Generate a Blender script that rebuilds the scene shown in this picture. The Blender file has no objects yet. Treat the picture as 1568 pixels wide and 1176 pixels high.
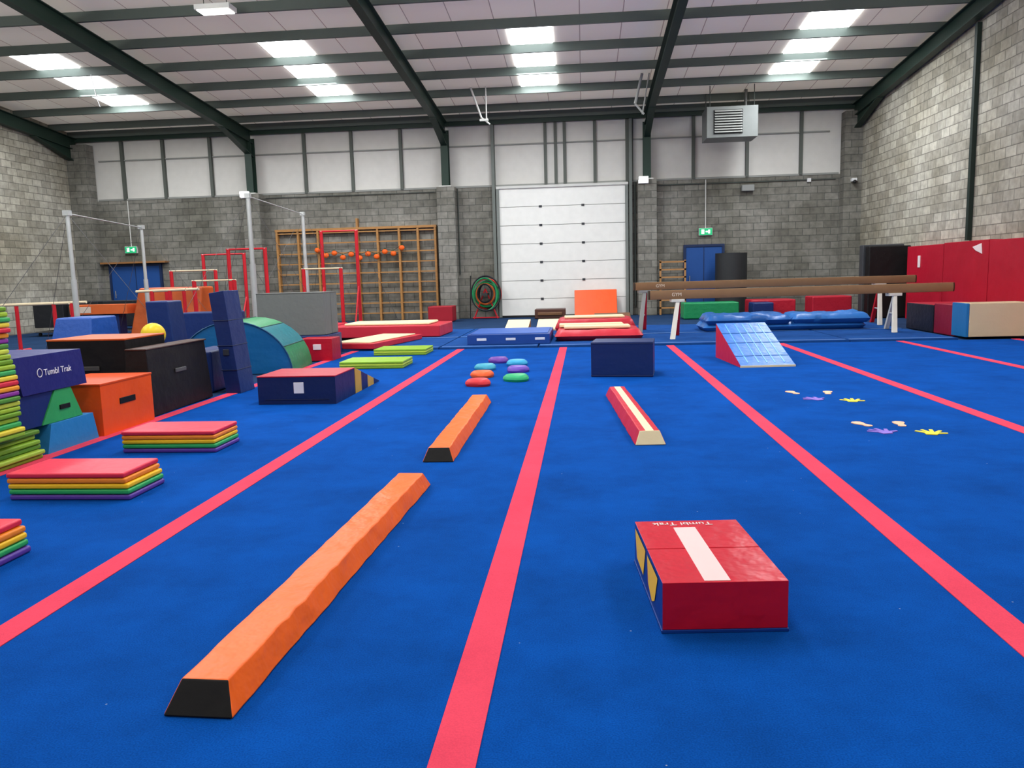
import bpy, bmesh, math, random
from mathutils import Vector, Matrix, noise
random.seed(7)
SC=bpy.context.scene
# ---------------------------------------------------------------- camera
f=1225;h=1.44
ps=math.radians(5.25);p=math.radians(7.76);r=.027
F=Vector((-math.sin(ps)*math.cos(p),math.cos(ps)*math.cos(p),-math.sin(p)))
R0=Vector((math.cos(ps),math.sin(ps),0));U0=R0.cross(F)
R=R0*math.cos(r)-U0*math.sin(r);U=U0*math.cos(r)+R0*math.sin(r)
M=Matrix((R,U,-F)).transposed().to_4x4();M.translation=(0,0,h)
cd=bpy.data.cameras.new('camera');cd.sensor_width=36;cd.lens=36*f/1568;cd.clip_end=200
cam=bpy.data.objects.new('camera',cd);SC.collection.objects.link(cam);cam.matrix_world=M
SC.camera=cam
SC.view_settings.view_transform='Standard'
SC.view_settings.look='None'
SC.view_settings.exposure=0.12

# ---------------------------------------------------------------- materials
def lin(hx):
    hx=hx.lstrip('#');o=[]
    for i in (0,2,4):
        c=int(hx[i:i+2],16)/255
        o.append(c/12.92 if c<=.04045 else ((c+.055)/1.055)**2.4)
    return (*o,1)
MATS={}
def base(name):
    m=bpy.data.materials.new(name);m.use_nodes=True
    nt=m.node_tree;b=nt.nodes['Principled BSDF'];return m,nt,b
def vinyl(hx,rough=.45,var=.12,bump=.15,scale=9,metal=0):
    key=(hx,rough,var,bump,scale,metal)
    if key in MATS:return MATS[key]
    m,nt,b=base('vinyl_'+hx.strip('#'))
    N=nt.nodes;L=nt.links
    tc=N.new('ShaderNodeTexCoord');n=N.new('ShaderNodeTexNoise');n.inputs['Scale'].default_value=scale*.35;n.inputs['Detail'].default_value=5
    L.new(tc.outputs['Object'],n.inputs['Vector'])
    mx=N.new('ShaderNodeMix');mx.data_type='RGBA'
    c=lin(hx);mx.inputs[6].default_value=tuple(v*(1-var*1.6) for v in c[:3])+(1,);mx.inputs[7].default_value=tuple(min(1,v*(1+var*.6)) for v in c[:3])+(1,)
    L.new(n.outputs['Fac'],mx.inputs[0]);L.new(mx.outputs[2],b.inputs['Base Color'])
    n2=N.new('ShaderNodeTexNoise');n2.inputs['Scale'].default_value=scale;n2.inputs['Detail'].default_value=3
    L.new(tc.outputs['Object'],n2.inputs['Vector'])
    bp=N.new('ShaderNodeBump');bp.inputs['Strength'].default_value=bump;bp.inputs['Distance'].default_value=.03
    L.new(n2.outputs['Fac'],bp.inputs['Height']);L.new(bp.outputs['Normal'],b.inputs['Normal'])
    b.inputs['Roughness'].default_value=rough;b.inputs['Metallic'].default_value=metal
    b.inputs['Specular IOR Level'].default_value=.5 if metal else .28
    MATS[key]=m;return m
def metal(hx,rough=.4,mt=.7): return vinyl(hx,rough,.08,.03,20,mt)
def paint(hx,rough=.55): return vinyl(hx,rough,.06,.03,12,0)
def wood(hx='#9a6a3c'):
    k=('wood',hx)
    if k in MATS:return MATS[k]
    m,nt,b=base('wood');N=nt.nodes;L=nt.links
    tc=N.new('ShaderNodeTexCoord');n=N.new('ShaderNodeTexNoise');mp=N.new('ShaderNodeMapping');mp.inputs['Scale'].default_value=(3,3,25)
    L.new(tc.outputs['Object'],mp.inputs[0]);L.new(mp.outputs[0],n.inputs['Vector']);n.inputs['Scale'].default_value=1.5
    r_=N.new('ShaderNodeValToRGB');c=lin(hx)
    r_.color_ramp.elements[0].color=tuple(v*.6 for v in c[:3])+(1,);r_.color_ramp.elements[1].color=tuple(min(1,v*1.3) for v in c[:3])+(1,)
    L.new(n.outputs['Fac'],r_.inputs[0]);L.new(r_.outputs[0],b.inputs['Base Color']);b.inputs['Roughness'].default_value=.5
    MATS[k]=m;return m
def emit(hx,st,name='glow'):
    m,nt,b=base(name);b.inputs['Base Color'].default_value=lin(hx);b.inputs['Emission Color'].default_value=lin(hx);b.inputs['Emission Strength'].default_value=st;return m
def blockwall(name,axis,c1,c2,cm,patch,bstr=.6):
    m,nt,b=base(name);N=nt.nodes;L=nt.links
    g=N.new('ShaderNodeNewGeometry');s=N.new('ShaderNodeSeparateXYZ');L.new(g.outputs['Position'],s.inputs[0])
    cb=N.new('ShaderNodeCombineXYZ');L.new(s.outputs[axis],cb.inputs[0]);L.new(s.outputs[2],cb.inputs[1])
    bt=N.new('ShaderNodeTexBrick');L.new(cb.outputs[0],bt.inputs['Vector'])
    bt.inputs['Scale'].default_value=1;bt.inputs['Brick Width'].default_value=.45;bt.inputs['Row Height'].default_value=.225
    bt.inputs['Mortar Size'].default_value=.011;bt.inputs['Mortar Smooth'].default_value=.3;bt.inputs['Bias'].default_value=0
    bt.inputs['Color1'].default_value=lin(c1);bt.inputs['Color2'].default_value=lin(c2);bt.inputs['Mortar'].default_value=lin(cm)
    n=N.new('ShaderNodeTexNoise');n.inputs['Scale'].default_value=.55;n.inputs['Detail'].default_value=6;L.new(g.outputs['Position'],n.inputs['Vector'])
    rr=N.new('ShaderNodeValToRGB');rr.color_ramp.elements[0].position=.35;rr.color_ramp.elements[1].position=.7
    rr.color_ramp.elements[0].color=lin(patch);rr.color_ramp.elements[1].color=(1,1,1,1);L.new(n.outputs['Fac'],rr.inputs[0])
    mx=N.new('ShaderNodeMix');mx.data_type='RGBA';mx.blend_type='MULTIPLY';mx.inputs[0].default_value=1
    L.new(bt.outputs['Color'],mx.inputs[6]);L.new(rr.outputs[0],mx.inputs[7])
    n3=N.new('ShaderNodeTexNoise');n3.inputs['Scale'].default_value=7;n3.inputs['Detail'].default_value=8;L.new(g.outputs['Position'],n3.inputs['Vector'])
    r3=N.new('ShaderNodeValToRGB');r3.color_ramp.elements[0].position=.3;r3.color_ramp.elements[1].position=.7
    r3.color_ramp.elements[0].color=(.68,.68,.68,1);r3.color_ramp.elements[1].color=(1.0,1.0,1.0,1);L.new(n3.outputs['Fac'],r3.inputs[0])
    m2=N.new('ShaderNodeMix');m2.data_type='RGBA';m2.blend_type='MULTIPLY';m2.inputs[0].default_value=1
    L.new(mx.outputs[2],m2.inputs[6]);L.new(r3.outputs[0],m2.inputs[7]);L.new(m2.outputs[2],b.inputs['Base Color'])
    inv=N.new('ShaderNodeMath');inv.operation='MULTIPLY_ADD';inv.inputs[1].default_value=-1;inv.inputs[2].default_value=1;L.new(bt.outputs['Fac'],inv.inputs[0])
    ad=N.new('ShaderNodeMath');ad.operation='MULTIPLY_ADD';ad.inputs[1].default_value=.5;L.new(n3.outputs['Fac'],ad.inputs[0]);L.new(inv.outputs[0],ad.inputs[2])
    bp=N.new('ShaderNodeBump');bp.inputs['Strength'].default_value=bstr;bp.inputs['Distance'].default_value=.02
    L.new(ad.outputs[0],bp.inputs['Height']);L.new(bp.outputs[0],b.inputs['Normal']);b.inputs['Roughness'].default_value=.95
    return m
def carpet(hx,dark,name='carpet_pile',lint=False,grain=.66):
    m,nt,b=base(name);N=nt.nodes;L=nt.links
    g=N.new('ShaderNodeNewGeometry')
    n=N.new('ShaderNodeTexNoise');n.inputs['Scale'].default_value=1.6;n.inputs['Detail'].default_value=8;n.inputs['Roughness'].default_value=.7;L.new(g.outputs['Position'],n.inputs['Vector'])
    rr=N.new('ShaderNodeValToRGB');rr.color_ramp.elements[0].position=.33;rr.color_ramp.elements[1].position=.66
    rr.color_ramp.elements[0].color=lin(dark);rr.color_ramp.elements[1].color=lin(hx);L.new(n.outputs['Fac'],rr.inputs[0])
    n2=N.new('ShaderNodeTexNoise');n2.inputs['Scale'].default_value=160;n2.inputs['Detail'].default_value=2;L.new(g.outputs['Position'],n2.inputs['Vector'])
    r2=N.new('ShaderNodeValToRGB');r2.color_ramp.elements[0].position=.3;r2.color_ramp.elements[1].position=.7
    r2.color_ramp.elements[0].color=(grain,grain,grain,1);r2.color_ramp.elements[1].color=(1,1,1,1);L.new(n2.outputs['Fac'],r2.inputs[0])
    mx=N.new('ShaderNodeMix');mx.data_type='RGBA';mx.blend_type='MULTIPLY';mx.inputs[0].default_value=1
    L.new(rr.outputs[0],mx.inputs[6]);L.new(r2.outputs[0],mx.inputs[7])
    out=mx.outputs[2]
    if lint:
        vo=N.new('ShaderNodeTexVoronoi');vo.inputs['Scale'].default_value=5;L.new(g.outputs['Position'],vo.inputs['Vector'])
        lt=N.new('ShaderNodeMath');lt.operation='LESS_THAN';lt.inputs[1].default_value=.022;L.new(vo.outputs['Distance'],lt.inputs[0])
        ml=N.new('ShaderNodeMath');ml.operation='MULTIPLY';ml.inputs[1].default_value=.35;L.new(lt.outputs[0],ml.inputs[0])
        m3=N.new('ShaderNodeMix');m3.data_type='RGBA';L.new(ml.outputs[0],m3.inputs[0]);L.new(out,m3.inputs[6]);m3.inputs[7].default_value=(.6,.65,.7,1);out=m3.outputs[2]
    L.new(out,b.inputs['Base Color'])
    bp=N.new('ShaderNodeBump');bp.inputs['Strength'].default_value=.3;bp.inputs['Distance'].default_value=.005
    L.new(n2.outputs['Fac'],bp.inputs['Height']);L.new(bp.outputs[0],b.inputs['Normal'])
    b.inputs['Roughness'].default_value=1;b.inputs['Specular IOR Level'].default_value=.04
    return m

RED='#C4122E';ORG='#FF6A12';CREAM='#E8D9AE';BLACK='#060608';GRN='#2FA85C';PUR='#5A3C9C';YEL='#F2C21E'
STEEL=paint('#24382F',.45);PURL=paint('#56605A',.4)

# ---------------------------------------------------------------- builder
class B:
    def __init__(s,name):
        s.name=name;s.bm=bmesh.new();s.m=[]
    def mi(s,mat):
        if mat not in s.m:s.m.append(mat)
        return s.m.index(mat)
    def face(s,vs,mat):
        try:
            fc=s.bm.faces.new(vs);fc.material_index=s.mi(mat);return fc
        except ValueError:return None
    def hexa(s,P,mat,**kw):
        v=[s.bm.verts.new(q) for q in P]
        for nm,ix in (('bottom',(3,2,1,0)),('top',(4,5,6,7)),('front',(0,1,5,4)),('right',(1,2,6,5)),('back',(2,3,7,6)),('left',(3,0,4,7))):
            s.face([v[i] for i in ix],kw.get(nm,mat))
    def box(s,x0,x1,y0,y1,z0,z1,mat,**kw):
        s.hexa([(x0,y0,z0),(x1,y0,z0),(x1,y1,z0),(x0,y1,z0),(x0,y0,z1),(x1,y0,z1),(x1,y1,z1),(x0,y1,z1)],mat,**kw)
    def prism_y(s,prof,y0,y1,mat,side=None,mats=None,dx=0):
        a=[s.bm.verts.new((x,y0,z)) for x,z in prof];b=[s.bm.verts.new((x+dx,y1,z)) for x,z in prof]
        s.face(a,side or mat);s.face(b[::-1],side or mat);n=len(prof)
        for i in range(n):
            j=(i+1)%n;s.face([a[j],a[i],b[i],b[j]],mats[i] if mats else mat)
    def prism_x(s,prof,x0,x1,mat,side=None,mats=None):
        a=[s.bm.verts.new((x0,y,z)) for y,z in prof];b=[s.bm.verts.new((x1,y,z)) for y,z in prof]
        s.face(a[::-1],side or mat);s.face(b,side or mat);n=len(prof)
        for i in range(n):
            j=(i+1)%n;s.face([a[i],a[j],b[j],b[i]],mats[i] if mats else mat)
    def tube(s,p,q,rad,mat,n=12,r2=None):
        p=Vector(p);q=Vector(q);d=(q-p)
        if d.length<1e-6:return
        z=d.normalized();x=z.orthogonal().normalized();y=z.cross(x)
        r2=rad if r2 is None else r2
        A=[s.bm.verts.new(p+(x*math.cos(t)+y*math.sin(t))*rad) for t in [2*math.pi*i/n for i in range(n)]]
        C=[s.bm.verts.new(q+(x*math.cos(t)+y*math.sin(t))*r2) for t in [2*math.pi*i/n for i in range(n)]]
        s.face(A[::-1],mat);s.face(C,mat)
        for i in range(n):
            j=(i+1)%n;s.face([A[i],A[j],C[j],C[i]],mat)
    def path(s,pts,rad,mat,n=8):
        for a,b in zip(pts,pts[1:]):s.tube(a,b,rad,mat,n)
    def ring(s,c,Rr,rad,mat,n=28,sx=1):
        pts=[]
        for i in range(n+1):
            t=2*math.pi*i/n;pts.append((c[0]+math.cos(t)*Rr*sx,c[1],c[2]+math.sin(t)*Rr))
        s.path(pts,rad,mat,6)
    def sphere(s,c,rad,mat,sc=(1,1,1),seg=20):
        ret=bmesh.ops.create_uvsphere(s.bm,u_segments=seg,v_segments=seg//2,radius=rad,matrix=Matrix.Translation(c)@Matrix.Diagonal((*sc,1)))
        i=s.mi(mat)
        for v in ret['verts']:
            for fc in v.link_faces:fc.material_index=i
    def loft(s,secs,mats,endm):
        rings=[[s.bm.verts.new(q) for q in sec] for sec in secs];n=len(secs[0])
        for a,b in zip(rings,rings[1:]):
            for i in range(n):
                j=(i+1)%n;s.face([a[j],a[i],b[i],b[j]],mats[i])
        s.face(rings[0],endm);s.face(rings[-1][::-1],endm)
    def poly(s,pts,z0,z1,mat):
        a=[s.bm.verts.new((x,y,z0)) for x,y in pts];b=[s.bm.verts.new((x,y,z1)) for x,y in pts]
        s.face(a[::-1],mat);s.face(b,mat);n=len(pts)
        for i in range(n):
            j=(i+1)%n;s.face([a[i],a[j],b[j],b[i]],mat)
    def pillow(s,x0,x1,y0,y1,z0,z1,mat,nx=36,ny=14,amp=.03,seed=0):
        top=[];bot=[]
        for i in range(nx+1):
            rt=[];rb_=[]
            for j in range(ny+1):
                u=i/nx;v=j/ny;x=x0+(x1-x0)*u;y=y0+(y1-y0)*v
                e=min(1,min(u,1-u)*(x1-x0)/.14);e2=min(1,min(v,1-v)*(y1-y0)/.14)
                k=math.sqrt(max(0,1-(1-e)**2))*math.sqrt(max(0,1-(1-e2)**2))
                nn=noise.noise(Vector((x*2.2+seed,y*3.1,seed)))+.5*noise.noise(Vector((x*6+seed,y*6,seed+3)))
                zm=z0+(z1-z0)*.45
                edge=(i in(0,nx)) or (j in(0,ny))
                wx=.02*noise.noise(Vector((x*4,y*4,seed+9)))
                vt=s.bm.verts.new((x+wx,y+wx,zm+(z1-zm)*k+nn*amp*k))
                rt.append(vt);rb_.append(vt if edge else s.bm.verts.new((x,y,z0)))
            top.append(rt);bot.append(rb_)
        for i in range(nx):
            for j in range(ny):
                s.face([top[i][j],top[i+1][j],top[i+1][j+1],top[i][j+1]],mat)
                s.face([bot[i][j+1],bot[i+1][j+1],bot[i+1][j],bot[i][j]],mat)
    def done(s,loc=(0,0,0),rz=0,bevel=0,seg=3,rot=None,sharp=38):
        bmesh.ops.recalc_face_normals(s.bm,faces=s.bm.faces)
        me=bpy.data.meshes.new(s.name);s.bm.to_mesh(me);s.bm.free()
        for m in s.m:me.materials.append(m)
        for q in me.polygons:q.use_smooth=True
        me.set_sharp_from_angle(angle=math.radians(sharp))
        ob=bpy.data.objects.new(s.name,me);SC.collection.objects.link(ob);ob.location=loc
        ob.rotation_euler=rot if rot else (0,0,rz)
        if bevel:
            md=ob.modifiers.new('bevel','BEVEL');md.width=bevel;md.segments=seg;md.limit_method='ANGLE';md.angle_limit=math.radians(40);md.harden_normals=True
        return ob
def text(body,loc,size,rot,mat,parent):
    cu=bpy.data.curves.new('label','FONT');cu.body=body;cu.size=size;cu.extrude=.0015;cu.align_x='CENTER';cu.align_y='CENTER';cu.materials.append(mat)
    ob=bpy.data.objects.new('label',cu);SC.collection.objects.link(ob);ob.parent=parent;ob.location=loc;ob.rotation_euler=rot;return ob

# ---------------------------------------------------------------- room shell
YB=27.5;XL=-17.8;XR=8.9;YF=-9;K=.08;Z0=6.75;YR=1.5
def rz(y): return Z0+K*(YB-y) if y>YR else Z0+K*(YB-YR)-K*(YR-y)
wb=blockwall('blockwork_back',0,'#9E9C94','#85837B','#6E706B','#C0BFB8')
ws=blockwall('blockwork_side',1,'#CCC8BA','#A39F92','#8A877E','#CFCBC0',1.0)
liner=paint('#D2D0CA',.6)
b=B('floor');b.box(XL-.3,XR+.3,YF-.3,YB+.3,-.25,-.012,carpet('#2B4468','#223858','rubber_floor'));b.done()
b=B('wall_back');b.box(XL,XR,YB,YB+.3,-.012,4.4,wb);b.box(XL,XR,YB+.06,YB+.3,4.4,7.0,liner)
RX=[-17.62,-11.3,-4.55,2.13,8.72]
for x in RX[1:4]:b.box(x-.3,x+.3,YB-.42,YB-.001,-.012,4.42,wb)
b.box(XL,XL+.75,YB-.42,YB-.001,-.012,6.3,wb);b.box(XR-.55,XR,YB-.42,YB-.001,-.012,6.3,wb)
b.done()
def sidewall(nm,x0,x1):
    b=B(nm);b.prism_x([(YF,-.012),(YB+.3,-.012),(YB+.3,rz(YB)),(YR,rz(YR)),(YF,rz(YF))],x0,x1,ws);b.done()
sidewall('wall_left',XL-.3,XL);sidewall('wall_right',XR,XR+.3)
b=B('wall_front');b.box(XL,XR,YF-.3,YF,-.012,7.8,blockwall('blockwork_front',0,'#C2BEB0','#AAA69A','#8A877E','#D6D2C8'));b.done()
m,nt,bs=base('roof_liner');N=nt.nodes;L=nt.links
g=N.new('ShaderNodeNewGeometry');sp=N.new('ShaderNodeSeparateXYZ');L.new(g.outputs['Position'],sp.inputs[0])
cb=N.new('ShaderNodeCombineXYZ');L.new(sp.outputs[0],cb.inputs[0]);L.new(sp.outputs[1],cb.inputs[1])
bt=N.new('ShaderNodeTexBrick');L.new(cb.outputs[0],bt.inputs['Vector']);bt.offset=0;bt.inputs['Scale'].default_value=1;bt.inputs['Brick Width'].default_value=1.0;bt.inputs['Row Height'].default_value=40
bt.inputs['Mortar Size'].default_value=.012;bt.inputs['Color1'].default_value=lin('#FBF2E2');bt.inputs['Color2'].default_value=lin('#F5EADA');bt.inputs['Mortar'].default_value=lin('#B0A698')
L.new(bt.outputs['Color'],bs.inputs['Base Color']);bs.inputs['Roughness'].default_value=.7
# weak glow put into the liner material to lift the ceiling brightness
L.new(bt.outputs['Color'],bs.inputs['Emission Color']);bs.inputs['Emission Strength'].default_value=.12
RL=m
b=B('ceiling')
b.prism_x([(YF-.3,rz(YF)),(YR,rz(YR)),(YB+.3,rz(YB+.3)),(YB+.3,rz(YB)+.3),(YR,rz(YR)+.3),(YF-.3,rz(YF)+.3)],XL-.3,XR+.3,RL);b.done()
PY=[27.3,26.3]+[24.65-1.68*i for i in range(20)]
b=B('trim_purlins')
for y in PY:
    if y<YF+.2:continue
    z=rz(y)
    b.box(XL,XR,y-.03,y+.03,z-.2,z-.002,PURL);b.box(XL,XR,y-.03,y+.05,z-.215,z-.2,PURL)
b.box(XL,XR,YB-.14,YB-.02,6.42,6.58,STEEL)
b.done()
def rafter(nm,x,w=.2):
    b=B(nm)
    for (ya,yb) in ((YB-.1,YR),(YR,YF)):
        for (xa,xb,t0,t1) in ((x-.012,x+.012,.22,.62),(x-w/2,x+w/2,.22,.24),(x-w/2,x+w/2,.60,.625)):
            P=[(xa,yb,rz(yb)-t1),(xb,yb,rz(yb)-t1),(xb,ya,rz(ya)-t1),(xa,ya,rz(ya)-t1),(xa,yb,rz(yb)-t0),(xb,yb,rz(yb)-t0),(xb,ya,rz(ya)-t0),(xa,ya,rz(ya)-t0)]
            b.hexa(P,STEEL)
    y0=YB-.1;y1=YB-2.3
    b.prism_x([(y1,rz(y1)-.62),(y0,rz(y0)-.62),(y0,rz(y0)-1.05)],x-.012,x+.012,STEEL)
    P=[(x-w/2,y1,rz(y1)-.645),(x+w/2,y1,rz(y1)-.645),(x+w/2,y0,rz(y0)-1.08),(x-w/2,y0,rz(y0)-1.08),(x-w/2,y1,rz(y1)-.62),(x+w/2,y1,rz(y1)-.62),(x+w/2,y0,rz(y0)-1.05),(x-w/2,y0,rz(y0)-1.05)]
    b.hexa(P,STEEL)
    if RX[0]<x<RX[4]:
        b.box(x-.012,x+.012,YB-.36,YB-.06,4.46,6.0,STEEL);b.box(x-.12,x+.12,YB-.38,YB-.36,4.46,6.2,STEEL);b.box(x-.12,x+.12,YB-.06,YB-.04,4.46,6.3,STEEL)
        b.box(x-.2,x+.2,YB-.44,YB-.02,4.421,4.46,paint('#cfcfc8'))
    b.done()
for i,x in enumerate(RX):rafter('trim_portal_frame_%d'%(i+1),x)
b=B('trim_cladding_rails')
for x in (-16,-14.5,-12.8,-9.45,-7.8,-6.1,-2.95,-1.2,-.86,-.56,.44,1.5,1.65,3.66,5.39,7.1):
    b.box(x-.05,x+.05,YB-.06,YB+.06,4.42,6.41,paint('#565B55'))
b.box(XL+.8,XR-.6,YB-.02,YB+.05,4.4,4.46,paint('#8f918c'))
b.box(-16.9,8,YB+.0,YB+.07,5.75,5.79,paint('#8f918c'))
b.done()
b=B('door_1');wt=paint('#E9E9E4',.4)
x0,x1=-2.78,1.42
for i in range(7):
    z=i*.617;b.box(x0,x1,YB-.1,YB-.061,z+.008,z+.609,wt)
b.box(x0,x1,YB-.06,YB-.002,0,4.31,paint('#8a8a86'))
for i in range(1,7):
    for x in (-1.4,.02):
        b.box(x-.05,x+.05,YB-.12,YB-.09,i*.617-.04,i*.617+.03,paint('#33363a'))
for x in (x0-.1,x1):
    b.box(x,x+.1,YB-.16,YB-.002,0,4.31,paint('#7b807c'))
b.box(x0-.1,x1+.1,YB-.16,YB-.002,4.311,4.39,paint('#cfcfca'));b.box(x0,x1,YB-.12,YB-.1,0,.06,paint('#222222'))
b.done()
b=B('trim_door_posts')
for x in (-2.96,1.6):
    b.box(x-.05,x+.05,YB-.2,YB-.07,0,6.4,paint('#6b716c'))
b.done()
def door(nm,x0,x1,zt):
    b=B(nm);fr=paint('#1a2c50');pn=paint('#1F4C90')
    b.box(x0,x1,YB-.06,YB-.002,0,zt,pn)
    for x in (x0-.08,x1):b.box(x,x+.08,YB-.09,YB-.002,0,zt+.08,fr)
    b.box(x0,x1,YB-.09,YB-.002,zt,zt+.08,fr)
    b.box((x0+x1)/2-.01,(x0+x1)/2+.01,YB-.07,YB-.05,0,zt,fr)
    b.tube((x0+.12,YB-.12,1.0),(x0+.12,YB-.12,1.25),.015,metal('#aaaaaa'))
    b.tube((x0+.12,YB-.12,1.1),(x0+.12,YB-.05,1.1),.012,metal('#aaaaaa'))
    b.done()
door('door_2',-16.75,-14.95,2.1);door('door_3',3.42,4.6,2.2)
b=B('trim_lintel');b.box(-17.0,-14.6,YB-.3,YB-.002,2.2,2.26,wood());b.done()
def exitsign(x,z):
    b=B('exit_sign');gm=emit('#19A86B',.6,'exit_green');wm=emit('#FFFFFF',.9,'exit_white')
    b.box(x-.22,x+.22,YB-.1,YB-.02,z-.12,z+.12,paint('#dddddd'));b.box(x-.21,x+.21,YB-.11,YB-.1,z-.11,z+.11,gm)
    b.box(x-.14,x-.05,YB-.115,YB-.11,z-.07,z+.07,wm);b.box(x+.0,x+.09,YB-.115,YB-.11,z-.02,z+.02,wm);b.box(x+.08,x+.14,YB-.115,YB-.11,z-.06,z+.06,wm)
    b.tube((x,YB-.04,z+.12),(x,YB-.04,4.38),.02,paint('#c9c9c4'));b.done()
exitsign(-15.93,2.68);exitsign(4.06,2.69)
cg=paint('#4a504b')
b=B('trim_wall_post')
b.box(XR-.1,XR-.002,19.52,19.64,1.95,rz(19.6)-.66,paint('#1d2a24'));b.done()
b=B('wall_conduit')
b.tube((-4.2,YB-.03,1.5),(-4.2,YB-.03,4.38),.02,cg);b.tube((1.75,YB-.05,.3),(1.75,YB-.05,4.38),.03,cg);b.done()
b=B('wall_conduit');b.tube((-10.9,YB-.05,4.3),(-5,YB-.05,4.3),.012,cg);b.done()
b=B('wall_conduit');b.tube((2.5,YB-.04,4.25),(8.2,YB-.04,4.25),.015,cg);b.box(7.3,7.42,YB-.08,YB-.02,4.18,4.3,paint('#dddddd'));b.done()
b=B('security_camera');b.box(8.55,8.7,YB-.62,YB-.425,4.1,4.2,paint('#e8e8e8'));b.sphere((8.62,YB-.64,4.08),.06,paint('#222222'));b.done(bevel=.01)
b=B('wall_speaker');b.box(5.2,5.6,YB-.22,YB-.002,3.95,4.15,paint('#8d8f8c'));b.done(bevel=.02)
for x in (-11.45,2.0):
    b=B('emergency_light');b.box(x-.15,x+.15,YB-.6,YB-.47,4.3,4.5,emit('#FFFFFF',1.0,'lamp_white'));b.box(x-.17,x+.17,YB-.468,YB-.425,4.28,4.41,paint('#dddddd'));b.done(bevel=.01)

sk=emit('#F4FAFF',9.0,'rooflight_grp')
def skylight(x0,x1,i0,n=3):
    b=B('window_rooflight')
    for i in range(n):
        a=24.65-1.68*(i0+i+1)+.08;c=24.65-1.68*(i0+i)-.07
        b.hexa([(x0,a,rz(a)-.03),(x1,a,rz(a)-.03),(x1,c,rz(c)-.03),(x0,c,rz(c)-.03),(x0,a,rz(a)-.002),(x1,a,rz(a)-.002),(x1,c,rz(c)-.002),(x0,c,rz(c)-.002)],sk)
    b.done()
for x0,x1 in ((-14.5,-13.3),(-7.95,-6.85),(-1.75,-.68),(5.4,6.55)):
    skylight(x0,x1,0);skylight(x0,x1,7)
def area(loc,sx,sy,e,col=(1,.98,.95)):
    l=bpy.data.lights.new('lamp','AREA');l.shape='RECTANGLE';l.size=sx;l.size_y=sy;l.energy=e;l.color=col
    o=bpy.data.objects.new('ceiling_light',l);SC.collection.objects.link(o);o.location=loc;return o
for x in (-13.9,-7.4,-1.2,6.0):
    area((x,22.1,rz(22.1)-.25),1.1,4.6,280,(.95,.98,1))
    area((x,10.3,rz(10.3)-.25),1.1,4.6,190,(.95,.98,1))
z=rz(17.2)-.45;b=B('ceiling_light_fixture');x=-7.65;y=17.2
b.box(x-.38,x+.38,y-.2,y+.2,z,z+.1,paint('#d9dbd6'));b.box(x-.34,x+.34,y-.17,y+.17,z-.02,z,emit('#FFFBF0',4,'led_panel'))
for dx in (-.25,.25):b.tube((x+dx,y,z+.1),(x+dx,y,rz(y)-.003),.01,cg,6)
b.done();area((x,y,z-.05),.7,.35,90)
gl=emit('#FFFAF0',5,'added_globe_glow')
for y,zc,en in ((13.85,6.75,230),(5.9,6.3,250),(1.5,6.2,230),(-5.5,6.2,240)):  # hanging globes added out of view to brighten ceiling and walls
    for x in (-13.9,-7.4,-1.2,6.0):
        zt=rz(y);b=B('added_fill_globe');b.tube((x,y,zc+.25),(x,y,zt-.003),.015,cg,6);b.tube((x,y,zc+.13),(x,y,zc+.27),.1,cg)
        b.sphere((x,y,zc),.14,gl);b.done()
        l=bpy.data.lights.new('lamp','POINT');l.energy=en;l.shadow_soft_size=.3;l.color=(1,.975,.94)
        o=bpy.data.objects.new('added_fill_light',l);SC.collection.objects.link(o);o.location=(x,y,zc-.05)

# ---------------------------------------------------------------- carpet
b=B('sprung_floor_carpet')
cp=carpet('#0752AE','#054392',lint=True);st=carpet('#E64C64','#D6445C','stripe_tape',grain=.88)
b.box(-4.72,8.2,-3,15.75,-.012,0,cp)
for x in (-4.6,-2.45,-.41,1.66,3.75,5.97,8.05):
    b.box(x-.072,x+.072,-3,15.75,.0005,.004,st)
b.done()
b=B('landing_mat_area');lm=carpet('#24549A','#1C4586','mat_blue');ll=paint('#5C86C4')
for i in range(6):
    x0=-4.9+i*2.0;b.box(x0,x0+1.97,15.85,18.4,-.011,.03,lm)
    b.box(x0,x0+1.97,18.5,21.4,-.011,.03,lm)
    b.box(x0+.02,x0+1.95,18.52,18.6,.03,.033,ll);b.box(x0+.02,x0+1.95,16.0,16.06,.03,.033,ll)
b.done()
GZ=.034
# ---------------------------------------------------------------- foreground soft play
def beam(nm,p0,p1,wb_,wt_,H,mside,mtop,mend,pinch=.006,n=30,setb=.07,stripe=None):
    p0=Vector((*p0,0));p1=Vector((*p1,0));d=(p1-p0);Ln=d.length;a=math.atan2(d.y,d.x)-math.pi/2
    b=B(nm);secs=[]
    for i in range(n+1):
        t=i/n;y=t*Ln
        e=0 if i in (0,n) else random.uniform(-1,1)*pinch
        e2=0 if i in (0,n) else random.uniform(-1,1)*pinch
        tp=y+(setb if i==0 else (-setb if i==n else 0))
        if stripe:
            sw=stripe
            secs.append([(-wb_/2+e2,y,.002),(-wt_/2+e,tp,H+e*.4),(-sw/2,tp,H+.001+e*.3),(sw/2,tp,H+.001),(wt_/2+e,tp,H-e*.3),(wb_/2+e2,y,.002)])
        else:
            secs.append([(-wb_/2+e2,y,.002),(-wt_/2+e,tp,H+e*.4),(wt_/2+e2,tp,H-e*.3),(wb_/2+e*.6,y,.002)])
    mats=[mside,mside,mtop,mside,mside,mside] if stripe else [mside,mtop,mside,mside]
    b.loft(secs,mats,mend)
    return b.done(loc=p0,rz=a,bevel=.008,seg=2)
og=vinyl(ORG,.4,.08,.6,7);bk=vinyl(BLACK,.6,.1,.2)
beam('foam_balance_beam',(-1.305,2.39),(-1.205,5.38),.25,.17,.105,og,og,bk,.007,36)
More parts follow.
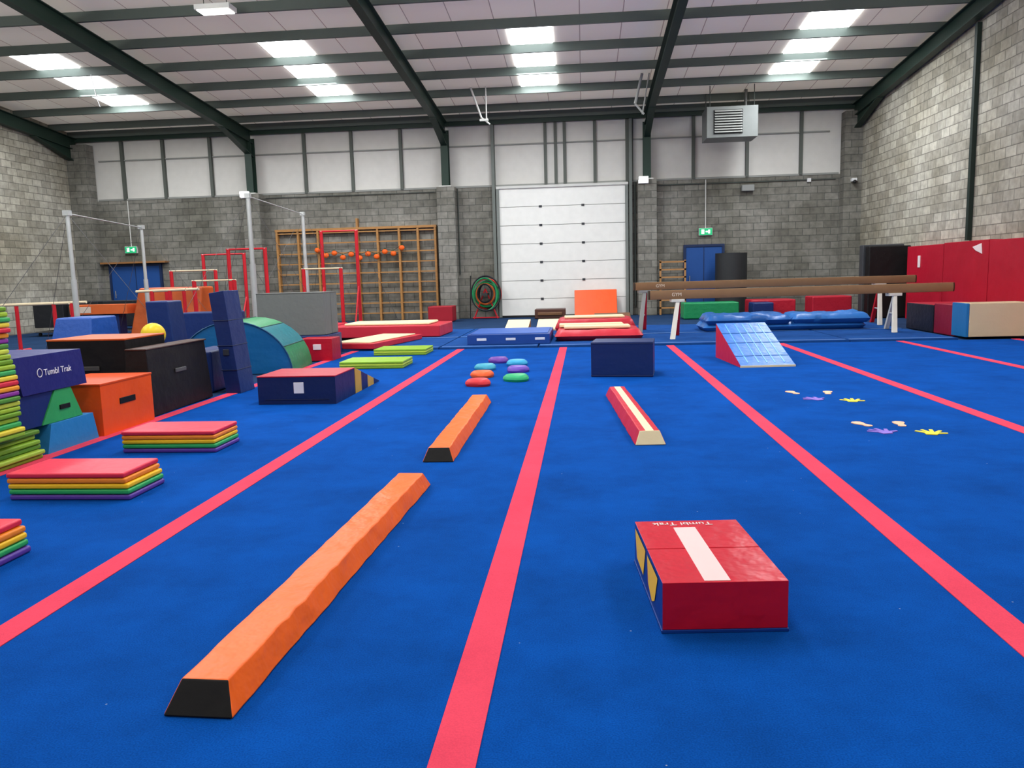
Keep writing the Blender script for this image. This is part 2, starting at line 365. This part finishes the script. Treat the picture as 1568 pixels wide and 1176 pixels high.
beam('foam_balance_beam',(-1.155,6.05),(-1.19,8.98),.25,.165,.105,og,og,bk)
rd=vinyl(RED,.4,.08,.2,7);cr=vinyl(CREAM,.5,.05,.1)
beam('foam_balance_beam',(.54,6.62),(.37,9.4),.26,.17,.115,rd,cr,cr,.003,30,.06,stripe=.07)
b=B('folding_foam_block');rb=vinyl('#C8122C',.33,.12,.4,6);bl=vinyl('#0F3A8C',.4,.08,.2);yl=vinyl(YEL,.45,.05,.1)
H=.21;W=.50;D=.80
b.box(0,W,0,D*.5-.004,.014,H,rb,left=bl,bottom=bl,right=bl);b.box(0,W,D*.5+.004,D,.014,H,rb,left=bl,bottom=bl,right=bl)
b.box(-.004,W+.004,-.004,D+.004,.0,.013,bl)
b.box(.17,.275,.012,D*.86,H-.001,H+.003,vinyl('#E9C9C8',.5,.06,.1))
for v in ([(-.003,.10,.19),(-.003,.38,.19),(-.003,.35,.07),(-.003,.25,.03),(-.003,.18,.06)],[(-.003,.43,.19),(-.003,.76,.19),(-.003,.7,.06),(-.003,.5,.05)]):
    b.face([b.bm.verts.new(q) for q in v],yl)
ob=b.done(loc=(.295,3.08,0.001),rz=math.radians(4.2),bevel=.008)
text('Tumbl Trak',(W*.45,D*.93,H+.002),.06,(0,0,math.pi),vinyl('#F2DADA'),ob)
b=B('foam_block');bb=vinyl('#122B60',.42,.1,.25,5)
b.box(0,.85,0,.62,0,.485,bb)
for z in (.02,.465):b.box(-.004,.854,-.004,.624,z-.006,z+.006,vinyl('#0E2250'))
b.done(loc=(.09,11.12,0),rz=math.radians(-7),bevel=.012)
b=B('incline_wedge_mat');wbm=vinyl('#1C6CC4',.35,.08,.2);wl=vinyl('#4FA2E4',.35)
b.prism_x([(0,0),(1.5,0),(1.5,.56),(0,.03)],0,.8,wbm,side=vinyl(RED,.4))
def onw(y):return .03+y*.53/1.5
for x,w_ in ((.12,.02),(.28,.02),(.40,.02),(.52,.02),(.66,.02)):
    b.hexa([(x,.08,onw(.08)),(x+w_,.08,onw(.08)),(x+w_,1.45,onw(1.45)),(x,1.45,onw(1.45)),(x,.08,onw(.08)+.004),(x+w_,.08,onw(.08)+.004),(x+w_,1.45,onw(1.45)+.004),(x,1.45,onw(1.45)+.004)],wl)
for y in (.3,.75,1.1):
    b.hexa([(0,y,onw(y)),(.8,y,onw(y)),(.8,y+.02,onw(y+.02)),(0,y+.02,onw(y+.02)),(0,y,onw(y)+.005),(.8,y,onw(y)+.005),(.8,y+.02,onw(y+.02)+.005),(0,y+.02,onw(y+.02)+.005)],vinyl('#165CA8'))
b.box(-.005,.805,-.012,.0,.0,.03,cr)
b.done(loc=(2.28,11.92,0),rz=math.radians(4.5),bevel=.01)
b=B('foam_vault_block')
nv=vinyl('#132554',.42,.1,.3,6)
b.box(0,.94,0,.8,0,.33,nv,top=vinyl('#B3122C',.4));b.box(-.005,.945,-.005,.805,.322,.336,vinyl('#B3122C',.4))
Ys=[.82,1.1,1.4,1.7,2.0]
for i in range(4):
    za=.33*(2.02-Ys[i])/1.2;zb=max(.012,.33*(2.02-Ys[i+1])/1.2)
    b.prism_x([(Ys[i],0),(Ys[i+1],0),(Ys[i+1],zb),(Ys[i],za)],0,.94,[vinyl('#C9A23A',.5),nv][i%2])
b.box(.44,.56,-.01,0,.13,.26,paint('#e8e8e8'));b.box(.08,.86,-.006,0,.05,.06,vinyl('#0c1a40'))
b.done(loc=(-3.84,9.03,0),bevel=.01)

RB=[PUR,GRN,YEL,'#F08A28','#DC2C48']
def rainbow(x0,x1,y0,y1,n=5,H=.19,rz_=0):
    b=B('rainbow_folding_mat');t=H/n
    for i in range(n):
        j=random.uniform(-.008,.008)+(n-1-i)*.006
        b.box(j*.3,x1-x0+j,0,y1-y0,i*t+.001,(i+1)*t-.001,vinyl(RB[i],.42,.06,.25,6))
    b.done(loc=(x0,y0,0),rz=rz_,bevel=.014)
rainbow(-3.95,-3.10,5.0,5.46);rainbow(-4.0,-3.17,6.46,6.94);rainbow(-3.95,-3.08,3.5,4.0)
def folded(nm,x0,x1,y0,y1,cols,H,rz_=0,z0=0):
    b=B(nm);n=len(cols);t=H/n
    for i in range(n):
        b.box(0,x1-x0,0,y1-y0,i*t+.001,(i+1)*t-.001,vinyl(cols[i],.42,.06,.25,6))
    b.done(loc=(x0,y0,z0),rz=rz_,bevel=.012)
folded('folding_mat',-3.95,-2.9,12.55,13.3,['#7FA62A','#B9D042','#8FBA30'],.12)
folded('folding_mat',-3.95,-2.95,14.7,15.45,['#7FA62A','#B9D042','#8FBA30'],.12)
def stone(x,y,rad,hx,H=.09):
    b=B('stepping_stone');secs=[];ph=random.uniform(0,6);mt=vinyl(hx,.45,.05,.1)
    n=28
    for rr,z in ((.92,0),(1,.03),(.95,.06),(.78,.085),(.72,.09)):
        secs.append([(math.cos(2*math.pi*i/n)*rad*rr*(1+.07*math.sin(3*2*math.pi*i/n+ph)),math.sin(2*math.pi*i/n)*rad*rr*(1+.07*math.sin(3*2*math.pi*i/n+ph)),z*H/.09) for i in range(n)])
    b.loft(secs,[mt]*n,mt);b.done(loc=(x,y,.001))
for q in ((-1.40,10.42,.17,'#D22A34'),(-1.46,11.3,.17,'#F0602A'),(-1.52,12.2,.17,'#3CA0B8'),(-1.42,13.2,.17,'#6A3C9A'),(-1.08,12.75,.17,'#2FA0C8'),(-1.0,11.85,.17,'#6A48B0'),(-.93,10.85,.18,'#22A86A')):
    stone(*q)
HAND=[(-.3,-.5),(.25,-.5),(.38,-.15),(.85,.0),(.85,.17),(.38,.12),(.62,.72),(.45,.8),(.17,.22),(.14,1.0),(-.05,1.0),(-.04,.22),(-.36,.9),(-.5,.82),(-.2,.15),(-.75,.5),(-.83,.36),(-.36,-.02)]
FOOT=[(-.2,-1),(.15,-1),(.28,-.7),(.22,-.1),(.45,.4),(.48,.8),(.25,1.0),(-.1,1.05),(-.4,.8),(-.42,.3),(-.25,-.3),(-.35,-.75)]
def marker(nm,P,x,y,s,hx,rz_):
    b=B(nm);b.poly([(a*s,c*s) for a,c in P],0,.006,vinyl(hx,.6,.03,.02));b.done(loc=(x,y,.001),rz=rz_)
for x,y,a in ((2.40,9.42,.3),(2.78,9.38,-.2),(2.52,7.45,.4),(2.85,7.44,-.1)):marker('foot_marker',FOOT,x,y,.115,'#F0B896',a)
for x,y,c,a in ((2.52,8.92,'#8468C8',.5),(2.86,8.78,'#F0DC3C',-.2),(2.58,7.08,'#8468C8',.2),(2.95,7.02,'#F0DC3C',-.3)):marker('hand_marker',HAND,x,y,.15,c,a)

# ---------------------------------------------------------------- left cluster
b=B('folding_mat_stack')
cols=['#6E9E28','#9CC034','#C6D84A','#4E8E34','#8A3A9A','#F0A028','#D83044','#E8D440','#39A85A','#9CC034']
z=0.0;i=0
while z<1.30:
    t=.042;c=cols[i%len(cols)] if z>.27 else ['#86AE32','#A9C444','#5E8A2A'][i%3]
    if z<.25: xr=-4.60+random.uniform(-.03,.03)-z*.2;xl=-5.5;y1=6.3
    else: xr=-4.52-(z-.3)*.05+.02*math.sin(i*.5)+random.uniform(-.012,.012);xl=xr-.62;y1=6.0
    b.box(xl,xr,5.45,y1+random.uniform(-.01,.01),z,z+t-.003,vinyl(c,.45,.08,.3,6));z+=t;i+=1
b.done(bevel=.014)
lb=vinyl('#2C82C0',.4,.08,.25);gr=vinyl('#35A05A',.4);pr=vinyl('#232A70',.4,.08,.25);nb=vinyl('#1A2E68',.4)
b=B('trapezoid_vault_block')
b.prism_x([(6.42,0),(7.16,0),(7.1,.255),(6.5,.255)],-5.4,-4.65,lb)
b.prism_x([(6.42,.258),(6.98,.258),(6.84,.54),(6.62,.54)],-5.35,-4.67,gr)
b.prism_x([(6.06,.258),(6.415,.258),(6.61,.54),(6.12,.54)],-5.35,-4.68,nb)
b.box(-4.685,-4.66,6.66,6.8,.36,.40,bk)
b.prism_x([(6.2,.543),(7.07,.543),(7.02,.87),(6.12,.87)],-5.35,-4.66,pr)
wp=paint('#F4F4F8')
pts=[(-4.656,6.43+.032*math.cos(t*math.pi/10),.715+.036*math.sin(t*math.pi/10)) for t in range(21)];b.path(pts,.004,wp,6)
ob=b.done(bevel=.012)
text('Tumbl Trak',(-4.657,6.67,.71),.078,(math.radians(90),0,math.radians(90)),wp,ob)
b=B('foam_block');om=vinyl('#EE5416',.42,.1,.4,5)
b.box(-5.3,-4.62,7.2,8.12,0,.505,om)
b.box(-4.622,-4.612,7.5,7.78,.27,.33,bk);b.box(-5.305,-4.615,7.195,8.125,.49,.512,vinyl('#D84A10',.5))
b.done(bevel=.02)
b=B('foam_block');km=vinyl('#100E10',.5,.12,.4,5)
b.hexa([(-5.02,8.25,0),(-4.70,8.25,0),(-4.74,9.75,0),(-5.02,9.75,0),(-5.0,8.3,.74),(-4.76,8.3,.74),(-4.78,9.7,.74),(-5.0,9.7,.74)],km);b.box(-4.745,-4.725,8.85,9.1,.42,.47,paint('#555555'))
b.box(-5.0,-4.755,8.29,9.71,.728,.748,vinyl('#3a1c10',.5));b.done(bevel=.02)
b=B('foam_block');b.box(-6.0,-5.08,8.45,9.3,0,.845,km);b.box(-6.005,-5.075,8.445,9.305,.835,.857,vinyl('#C0561C'));b.box(-5.7,-5.4,8.435,8.45,.5,.55,paint('#444444'));b.done(bevel=.02)
bm2=vinyl('#182E66',.42,.12,.4,5)
b=B('crash_mat_slab');b.hexa([(-4.68,10.0,0),(-4.48,10.0,0),(-4.48,10.45,0),(-4.68,10.45,0),(-4.82,10.0,1.31),(-4.62,10.0,1.34),(-4.62,10.45,1.34),(-4.82,10.45,1.31)],bm2)
for z in (.3,.62,.95):b.box(-4.69-.107*z,-4.475-.107*z,9.99,10.46,z,z+.012,vinyl('#0e1c40'))
b.box(-4.68,-4.6,9.985,9.999,.5,.58,paint('#30343c'))
b.done(bevel=.03)
b=B('foam_block');b.box(-5.3,-4.9,10.1,11.0,0,.55,bm2);b.done(bevel=.03)
b=B('foam_block');b.box(-6.55,-5.9,10.75,11.4,0,.55,bm2);b.done(bevel=.03)
b=B('exercise_ball');b.sphere((-6.2,11.05,.553+.17),.17,vinyl('#E0BE1C',.4,.03,.03),seg=32);b.done()
b=B('crash_mat_slab');b.hexa([(-7.35,13,0),(-6.9,13,0),(-6.9,13.5,0),(-7.35,13.5,0),(-7.4,13,1.16),(-7.0,13,1.16),(-7.0,13.5,1.16),(-7.4,13.5,1.16)],bm2);b.done(bevel=.03)
b=B('foam_block');b.box(-8.1,-7.0,15.5,16.1,0,.86,bm2);b.done(bevel=.03)
b=B('foam_block');b.hexa([(-8.5,11.8,0),(-7.7,11.8,0),(-7.7,12.8,0),(-8.5,12.8,0),(-8.4,12.1,.95),(-7.8,12.1,.95),(-7.8,12.8,.95),(-8.4,12.8,.95)],vinyl('#1E4EA0',.4,.1,.3));b.done(bevel=.03)
b=B('foam_half_barrel')
n=18;prof=[(math.cos(math.pi*i/n)*.92,math.sin(math.pi*i/n)*.84) for i in range(n+1)]
mm=[vinyl(['#12804E','#127480','#168A4E'][int(i//3)%3],.36,.1,.3) for i in range(n)]+[bk]
b.prism_y(prof,0,1.3,mm[0],side=vinyl('#14609A',.38,.14,.5,4),mats=mm)
for k in (3,6,9,12,15):
    a=math.pi*k/n;b.tube((math.cos(a)*.922,.0,math.sin(a)*.842),(math.cos(a)*.922,1.3,math.sin(a)*.842),.008,vinyl('#0B4A40'),6)
pts=[(math.cos(math.pi*i/24)*.91,-.004,math.sin(math.pi*i/24)*.83) for i in range(25)]
b.path(pts,.012,vinyl('#0E4670'),6)
b.tube((0,-.004,0),(0,-.004,.83),.006,vinyl('#0E4670'),6)
b.done(loc=(-5.5,12.1,0),rz=math.radians(6),bevel=0)
b=B('foam_block');b.box(-5.12,-4.5,13.95,14.45,0,.4,vinyl('#B4142A',.4,.1,.25));b.box(-4.85,-4.7,13.94,13.95,.2,.3,paint('#e8d8d8'));b.done(bevel=.02)
b=B('foam_block');b.box(-6.3,-4.85,14.8,15.7,0,.4,bm2);b.done(bevel=.02)
b=B('folding_crash_mat');gy=vinyl('#6F7370',.5,.06,.2)
b.box(-6.22,-4.9,14.85,15.25,.405,1.21,gy);b.box(-6.22,-4.9,15.27,15.65,.405,1.2,gy);b.box(-6.225,-4.895,14.845,15.655,1.195,1.215,vinyl('#4d504e'));b.done(bevel=.02)
b=B('draped_crash_mat');b.hexa([(-11.9,20,0),(-10,20,0),(-10,21,0),(-11.9,21,0),(-11.7,20.3,1.36),(-9.95,20.3,1.36),(-9.95,21,1.36),(-11.7,21,1.36)],vinyl('#D0602A',.45,.5,.8,2.5));b.done(bevel=.06)
b=B('padded_bench')
b.box(-13.6,-12.0,20.2,20.7,.7,.95,vinyl('#E8703A',.4,.2,.3,4));b.box(-13.55,-13.0,20.19,20.2,.74,.9,vinyl('#E6D4C4'))
b.box(-13.5,-12.3,20.3,20.65,0,.69,bm2);b.done(bevel=.05)
b=B('equipment_trolley')
for x in (-16.3,-15.2,-14.1):
    b.box(x,x+.95,22.5,23.4,.25,1.0,vinyl('#26282C',.6,.2,.5,4));b.box(x,x+.95,22.5,23.4,.1,.14,paint('#555555'))
    for dx in (.1,.85):b.tube((x+dx,22.55,.05),(x+dx,22.62,.05),.05,bk)
b.done(bevel=.04)

# ---------------------------------------------------------------- gymnastics bars
silver=metal('#C8CCCC',.35,.5);redp=paint('#C21F2C',.4);barw=vinyl('#D8C8A8',.5,.05,.05)
def high_bar(xa,ya,xb,yb,z,ps=.035):
    b=B('horizontal_bar')
    for x,y in ((xa,ya),(xb,yb)):
        b.tube((x,y,0),(x,y,z*.55),ps*1.35,silver);b.tube((x,y,z*.55),(x,y,z),ps,silver)
        b.box(x-.06,x+.06,y-.06,y+.06,z-.06,z+.04,silver);b.box(x-.15,x+.15,y-.15,y+.15,0,.03,silver)
        for dx,dy in ((-1.6,-1.2),(-1.6,1.2),(1.4,1.3)):b.tube((x,y,z-.03),(x+dx,y+dy,0.02),.005,metal('#777777'),6)
    b.tube((xa,ya,z-.02),(xb,yb,z-.02),.012,silver)
    b.done()
high_bar(-9.95,15.0,-10.9,19.3,2.87,.04)
high_bar(-7.40,17.6,-8.0,22.8,3.35,.05)
def uneven(x0,x1,y0,y1,zh,zl,pr_=redp):
    b=B('uneven_bars')
    for x in (x0,x1):
        b.tube((x,y1,0),(x,y1,zh),.05,pr_);b.tube((x,y1,zh-.35),(x,y1,zh+.02),.03,silver)
        b.tube((x,y0,0),(x,y0,zl),.05,pr_);b.tube((x,y0,zl-.3),(x,y0,zl+.02),.03,silver)
        b.tube((x,y0-.5,.03),(x,y1+.5,.03),.04,pr_)
        b.tube((x,y1-.6,.03),(x,y1,zh*.45),.025,pr_)
        b.tube((x,y1,zh),(x+(.9 if x==x1 else -.9),y1+1.2,.02),.006,metal('#777777'),6)
    b.tube((x0,y1,.03),(x1,y1,.03),.04,pr_)
    b.tube((x0-.05,y1,zh),(x1+.05,y1,zh),.025,pr_);b.tube((x0-.05,y0,zl),(x1+.05,y0,zl),.022,barw);b.done()
uneven(-7.65,-6.6,21.6,23.3,2.85,1.75)
uneven(-9.3,-8.3,18.6,20.6,2.3,1.5)
uneven(-11.6,-10.3,21.9,23.9,2.3,1.8)
def pbars(x0,x1,ys,z):
    b=B('parallel_bars')
    for y in ys:
        b.tube((x0,y,z),(x1,y,z+.02),.03,barw)
        for x in (x0+.35,x1-.35):b.tube((x,y,.05),(x,y,z),.04,redp)
    for x in (x0+.35,x1-.35):b.tube((x,ys[0]-.3,.04),(x,ys[1]+.3,.04),.05,redp)
    b.done()
pbars(-9.5,-8.4,(16.4,17.0),1.3);pbars(-12.9,-10.9,(16.2,16.8),1.08)
b=B('wall_bars');wd=wood('#A9783F')
for x,zt in ((-10.55,3.15),(-9.8,3.15),(-9.1,3.15),(-7.7,3.5),(-7.0,3.15),(-6.25,3.15),(-5.6,3.15),(-5.0,3.15)):
    b.box(x-.035,x+.035,YB-.2,YB-.02,0,zt,wd)
for i in range(9):
    z=.25+i*.35
    b.box(-10.55,-5.0,YB-.17,YB-.13,z-.02,z+.02,wd)
b.box(-10.6,-4.95,YB-.21,YB-.02,3.12,3.2,wd);b.done()
b=B('pumpkin_garland');pm=vinyl('#F0641E',.5)
for i in range(11):
    t=i/10;x=-9.1+t*2.95;z=2.28+.18*(2*t-1)**2-(.12 if i%2 else 0)
    b.sphere((x,YB-.29,z),.09,pm,(1.15,.6,1),12);b.tube((x,YB-.29,z+.08),(x,YB-.29,z+.13),.015,paint('#2f5a2a'),6)
    if i:b.tube(pz,(x,YB-.29,z+.1),.008,paint('#332211'),5)
    pz=(x,YB-.29,z+.1)
b.done()

# ---------------------------------------------------------------- mats mid/back
b=B('landing_mat')
b.box(-2.4,-.7,0,2.0,0,.2,vinyl('#1B4490',.42,.1,.3,4));b.box(-2.35,-.75,.2,1.9,.2,.212,vinyl('#2A5CB4',.45));
for x in (-2.2,-1.6,-1.0):b.box(x,x+.2,-.008,0,.08,.13,paint('#d8dce8'))
b.done(loc=(0,16.3,GZ),bevel=.02)
pk=vinyl('#CE2C3C',.42,.14,.5,3)
b=B('padded_landing_mat');b.pillow(0,1.85,0,1.5,0,.22,pk,24,16,.015,2);b.done(loc=(-.62,16.75,GZ),sharp=70)
b=B('padded_landing_mat');b.pillow(.15,2.0,1.7,3.2,0,.35,vinyl('#C02838',.42,.14,.5,3),24,16,.015,4);b.done(loc=(-.82,16.75,GZ),sharp=70)
b=B('folded_floor_mat')
b.box(.0,1.4,0,.45,0,.06,cr);b.box(-.1,1.3,.55,1.0,0,.07,cr);b.done(loc=(-.42,17.0,GZ+.235),rz=.03,bevel=.02)
b=B('folded_floor_mat')
b.box(0,1.4,0,.6,0,.05,cr);b.done(loc=(-.45,18.8,GZ+.355),rz=.03,bevel=.02)
b=B('crash_mat');b.box(0,1.8,0,1.4,0,.3,vinyl('#CC2E40',.42,.14,.4,3));b.box(.2,1.6,.2,1.2,.3,.35,cr);b.done(loc=(-7.0,20.0+.45,0),bevel=.03) if False else b.done(loc=(-8.1,19.6,0),bevel=.03)
b=B('crash_mat');b.box(0,2.7,0,1.6,0,.28,vinyl('#CC2E40',.42,.14,.4,3));b.box(.3,2.4,.2,1.3,.28,.34,cr);b.done(loc=(-6.1,18.8,GZ),rz=-.03,bevel=.03)
b=B('runway_mat');b.box(0,1.05,0,2.5,0,.11,pk);b.box(.12,.93,.1,2.4,.11,.135,cr);b.done(loc=(-5.25,15.95,GZ),rz=-.2,bevel=.02)
b=B('springboard')
for x in (-2.0,-1.2):b.hexa([(x,20,0),(x+.6,20,0),(x+.6,21.2,0),(x,21.2,0),(x,20,.05),(x+.6,20,.05),(x+.6,21.2,.23),(x,21.2,.23)],cr,left=wood(),right=wood())
b.done(loc=(0,0,GZ),bevel=.01)
b=B('springboard');
for x in (.3,):b.hexa([(x,21.8,0),(x+1.0,21.8,0),(x+1.0,23,0),(x,23,0),(x,21.8,.08),(x+1.0,21.8,.08),(x+1.0,23,.3),(x,23,.3)],wood('#6b4426'))
b.done(bevel=.01)
b=B('leaning_mat');b.hexa([(-.3,26.5,0),(1.1,26.5,0),(1.1,26.7,0),(-.3,26.7,0),(-.3,27.0,.88),(1.1,27.0,.88),(1.1,27.2,.86),(-.3,27.2,.86)],vinyl('#F2581C',.42));b.done(bevel=.02)
b=B('foam_block');b.box(-5.0,-4.2,25.5,26.3,0,.5,vinyl('#A01C2C'));b.done(bevel=.03)
b=B('storage_crate');b.box(-1.6,-.6,26.2,26.9,0,.3,wood('#4d2a1c'));b.box(-1.5,-.7,26.15,26.2,.1,.2,wood('#6d4a2c'));b.done(bevel=.02)
b=B('hose_reel')
for i,(c,R_,sx) in enumerate((('#1C8A50',.46,.8),('#C8382C',.5,1.0),('#23262A',.44,.7),('#1C8A50',.4,1),('#D0642C',.34,.9),('#2A9A60',.55,.75),('#1a1c1e',.3,.8),('#23262A',.58,.85))):
    b.ring((-3.3+random.uniform(-.1,.1),27.2-i*.06,.8+random.uniform(-.06,.06)),R_,.03,vinyl(c,.4),sx=sx)
b.box(-3.4,-3.2,26.7,27.25,.78,.86,paint('#333333'));b.tube((-3.7,27.0,0),(-3.3,27.0,1.0),.025,redp);b.tube((-2.9,27.0,0),(-3.3,27.0,1.0),.025,redp);b.tube((-3.75,27.0,.03),(-2.85,27.0,.03),.025,redp)
b.tube((-3.85,27.1,0),(-3.8,27.1,1.45),.02,paint('#2a2a2a'));b.done()

# ---------------------------------------------------------------- right side
suede=vinyl('#8A6A4C',.85,.08,.1,14)
def leg(b,top,bot,w,c):
    (x,y,z),(u,v,q)=top,bot
    b.hexa([(u-w,v-.035,q),(u+w,v-.035,q),(u+w,v+.035,q),(u-w,v+.035,q),(x-w*.8,y-.03,z),(x+w*.8,y-.03,z),(x+w*.8,y+.03,z),(x-w*.8,y+.03,z)],c)
def bbeam(p0,p1,z0,z1,legs,zf=GZ):
    p0=Vector((*p0,0));p1=Vector((*p1,0));d=p1-p0;Ln=d.length;a=math.atan2(d.y,d.x)
    b=B('balance_beam');w=.065
    pr=[(-w*.75,z0),(w*.75,z0),(w,z0+.05),(w,z1-.05),(w*.75,z1),(-w*.75,z1),(-w,z1-.05),(-w,z0+.05)]
    b.prism_x(pr,.03,Ln-.03,suede)
    for x in (0,Ln-.03):b.prism_x(pr,x,x+.03,paint('#3a2c20'))
    for lx,c1,c2 in legs:
        leg(b,(lx,-.04,z0-.05),(lx-.22,-.5,zf),.05,c1);leg(b,(lx+.04,.04,z0-.05),(lx+.12,.5,zf),.045,c2)
        b.tube((lx-.1,-.28,.4),(lx+.07,.28,.4),.018,silver)
        b.box(lx-.14,lx+.14,-.09,.09,z0-.06,z0-.001,c1)
    ob=b.done(loc=p0,rz=a,bevel=.006)
    text('GYM',(Ln*.09,-w-.001,(z0+z1)/2),.1,(math.radians(90),0,0),vinyl('#E8DCC8'),ob)
crw=paint('#D8D6CC')
bbeam((1.36,17.2),(7.9,18.05),.84,1.03,[(.62,crw,redp),(5.3,crw,crw)])
bbeam((1.18,19.2),(8.0,20.3),1.0,1.18,[(.25,paint('#8a8d8c'),redp),(6.0,crw,redp)])
cb1=vinyl('#2C74C4',.36,.25,.9,2.5);cb2=vinyl('#2466B4',.36,.25,.9,2.5)
b=B('soft_landing_mat');b.pillow(0,3.6,.1,1.3,0,.2,cb1,44,16,.04,1);b.done(loc=(2.72,18.45,GZ),rz=0.02,sharp=70)
b=B('soft_landing_mat');b.pillow(0,1.9,.0,1.15,0,.22,cb2,26,16,.06,7)
b.done(loc=(2.75,18.5,GZ+.15),rz=0.0,sharp=70)
b=B('soft_landing_mat');b.pillow(0,1.7,.0,1.15,0,.21,cb1,26,16,.06,11);b.done(loc=(4.68,18.55,GZ+.15),rz=-.02,sharp=70)
folded('foam_block',7.28,8.4,15.9,16.5,['#CDBB98'],.64,z0=GZ)
b=B('foam_block');b.box(7.22,7.275,15.9,16.5,0,.64,vinyl('#1F6EA8'));b.done(loc=(0,0,GZ),bevel=.01)
b=B('foam_block');b.box(7.3,8.5,16.55,17.5,0,.62,vinyl('#A01830',.42,.1,.3),left=vinyl('#8A1430'));b.done(bevel=.02)
b=B('foam_block');b.box(7.32,8.5,17.6,19.0,0,.58,vinyl('#1C1E2C',.42,.1,.3),top=vinyl('#B01C34'));b.done(bevel=.02)
b=B('padded_wall_mat');rw=vinyl('#B0142C',.4,.16,.6,2.5)
for i in range(4):
    y=13.7+i*2.17;b.box(8.58,8.86,y,y+2.14,0,1.92-.02*(i%2),rw)
b.hexa([(8.565,18.3,1.62),(8.58,18.3,1.62),(8.58,18.6,1.7),(8.565,18.6,1.7),(8.565,18.35,1.85),(8.58,18.35,1.85),(8.58,18.75,1.78),(8.565,18.75,1.78)],vinyl('#E8D8D8'));b.box(8.565,8.58,21.5,21.65,1.35,1.65,vinyl('#E8D8D8'))
b.done(bevel=.05,seg=4)
b=B('upright_crash_mat');b.box(7.75,8.85,22.8,23.1,0,1.95,km);b.box(7.7,8.8,23.15,23.45,0,2.0,vinyl('#3a3c40',.5));b.done(bevel=.03)
b=B('foam_barrel');b.tube((4.75,26.6,0),(4.75,26.6,1.95),.5,vinyl('#2C2E30',.5),n=36);b.tube((4.75,26.6,1.95),(4.75,26.6,1.96),.3,bk,n=24);b.done(bevel=.02)
b=B('wooden_climbing_ladder')
for x in (2.5,3.3):b.box(x,x+.06,26.9,26.96,0,1.78,wood('#a87a48'))
for i in range(7):b.box(2.5,3.36,26.9,26.95,.2+i*.25,.25+i*.25,wood('#a87a48'))
b.done()
b=B('foam_block');b.box(6.5,7.6,23.6,24.4,0,.6,vinyl('#B01C30',.42,.1,.4));b.done(bevel=.04)
b=B('foam_block');b.box(5.0,6.3,24.6,25.6,0,.5,vinyl('#B01C30',.42,.1,.4));b.done(bevel=.04)
b=B('foam_block');b.box(4.9,5.5,23.9,24.55,0,.45,bm2);b.done(bevel=.04)
b=B('foam_block');b.box(2.95,4.55,24.1,24.9,0,.48,vinyl('#1E8A54',.42,.1,.4));b.done(bevel=.04)
b=B('unit_heater');hm=metal('#7A7E7C',.5,.4);y0=25.2
b.box(3.75,5.25,y0,y0+1.0,5.35,6.25,hm,left=hm)
b.box(3.95,4.8,y0-.03,y0,5.45,6.15,paint('#2a2d2c'))
for i in range(9):
    z=5.5+i*.075;b.hexa([(3.97,y0-.09,z-.02),(4.78,y0-.09,z-.02),(4.78,y0-.03,z+.02),(3.97,y0-.03,z+.02),(3.97,y0-.09,z-.005),(4.78,y0-.09,z-.005),(4.78,y0-.03,z+.035),(3.97,y0-.03,z+.035)],paint('#B0B2AE'))
for x in (3.85,5.15):
    for y in (y0+.1,y0+.9):b.tube((x,y,6.25),(x,y,rz(y)-.05),.015,cg,6)
b.tube((5.0,y0+.6,6.25),(5.0,y0+.6,rz(y0)-.1),.05,metal('#6a6c6a'));b.done(bevel=.01)
b=B('ceiling_bracket');wp=paint('#C9C9C4')
b.tube((-3.25,24.5,rz(24.5)-.01),(-2.95,24.5,6.1),.03,wp);b.tube((-2.95,24.5,6.1),(-2.7,24.5,5.9),.025,wp);b.tube((-2.8,24.5,rz(24.5)-.01),(-2.8,24.5,6.0),.02,wp);b.box(-3.0,-2.75,24.45,24.55,6.0,6.06,wp);b.done()
b=B('ceiling_bracket');wp=paint('#9a9c98')
b.tube((1.75,24.0,rz(24)-.01),(1.55,24.0,6.2),.04,wp);b.tube((1.55,24,6.2),(1.8,24,5.9),.03,wp);b.tube((1.95,24.0,rz(24)-.01),(1.75,24.0,5.9),.02,wp);b.done()
b=B('hanging_cable')
b.path([(-13.0+.03*i,21.2,rz(21.2)-.22-.14*i-.1*math.sin(i/6*math.pi)) for i in range(7)],.012,paint('#dddddd'),6);b.done()
w_=bpy.data.worlds.new('world');SC.world=w_;w_.use_nodes=True
w_.node_tree.nodes['Background'].inputs[0].default_value=(.75,.85,1,1);w_.node_tree.nodes['Background'].inputs[1].default_value=.6
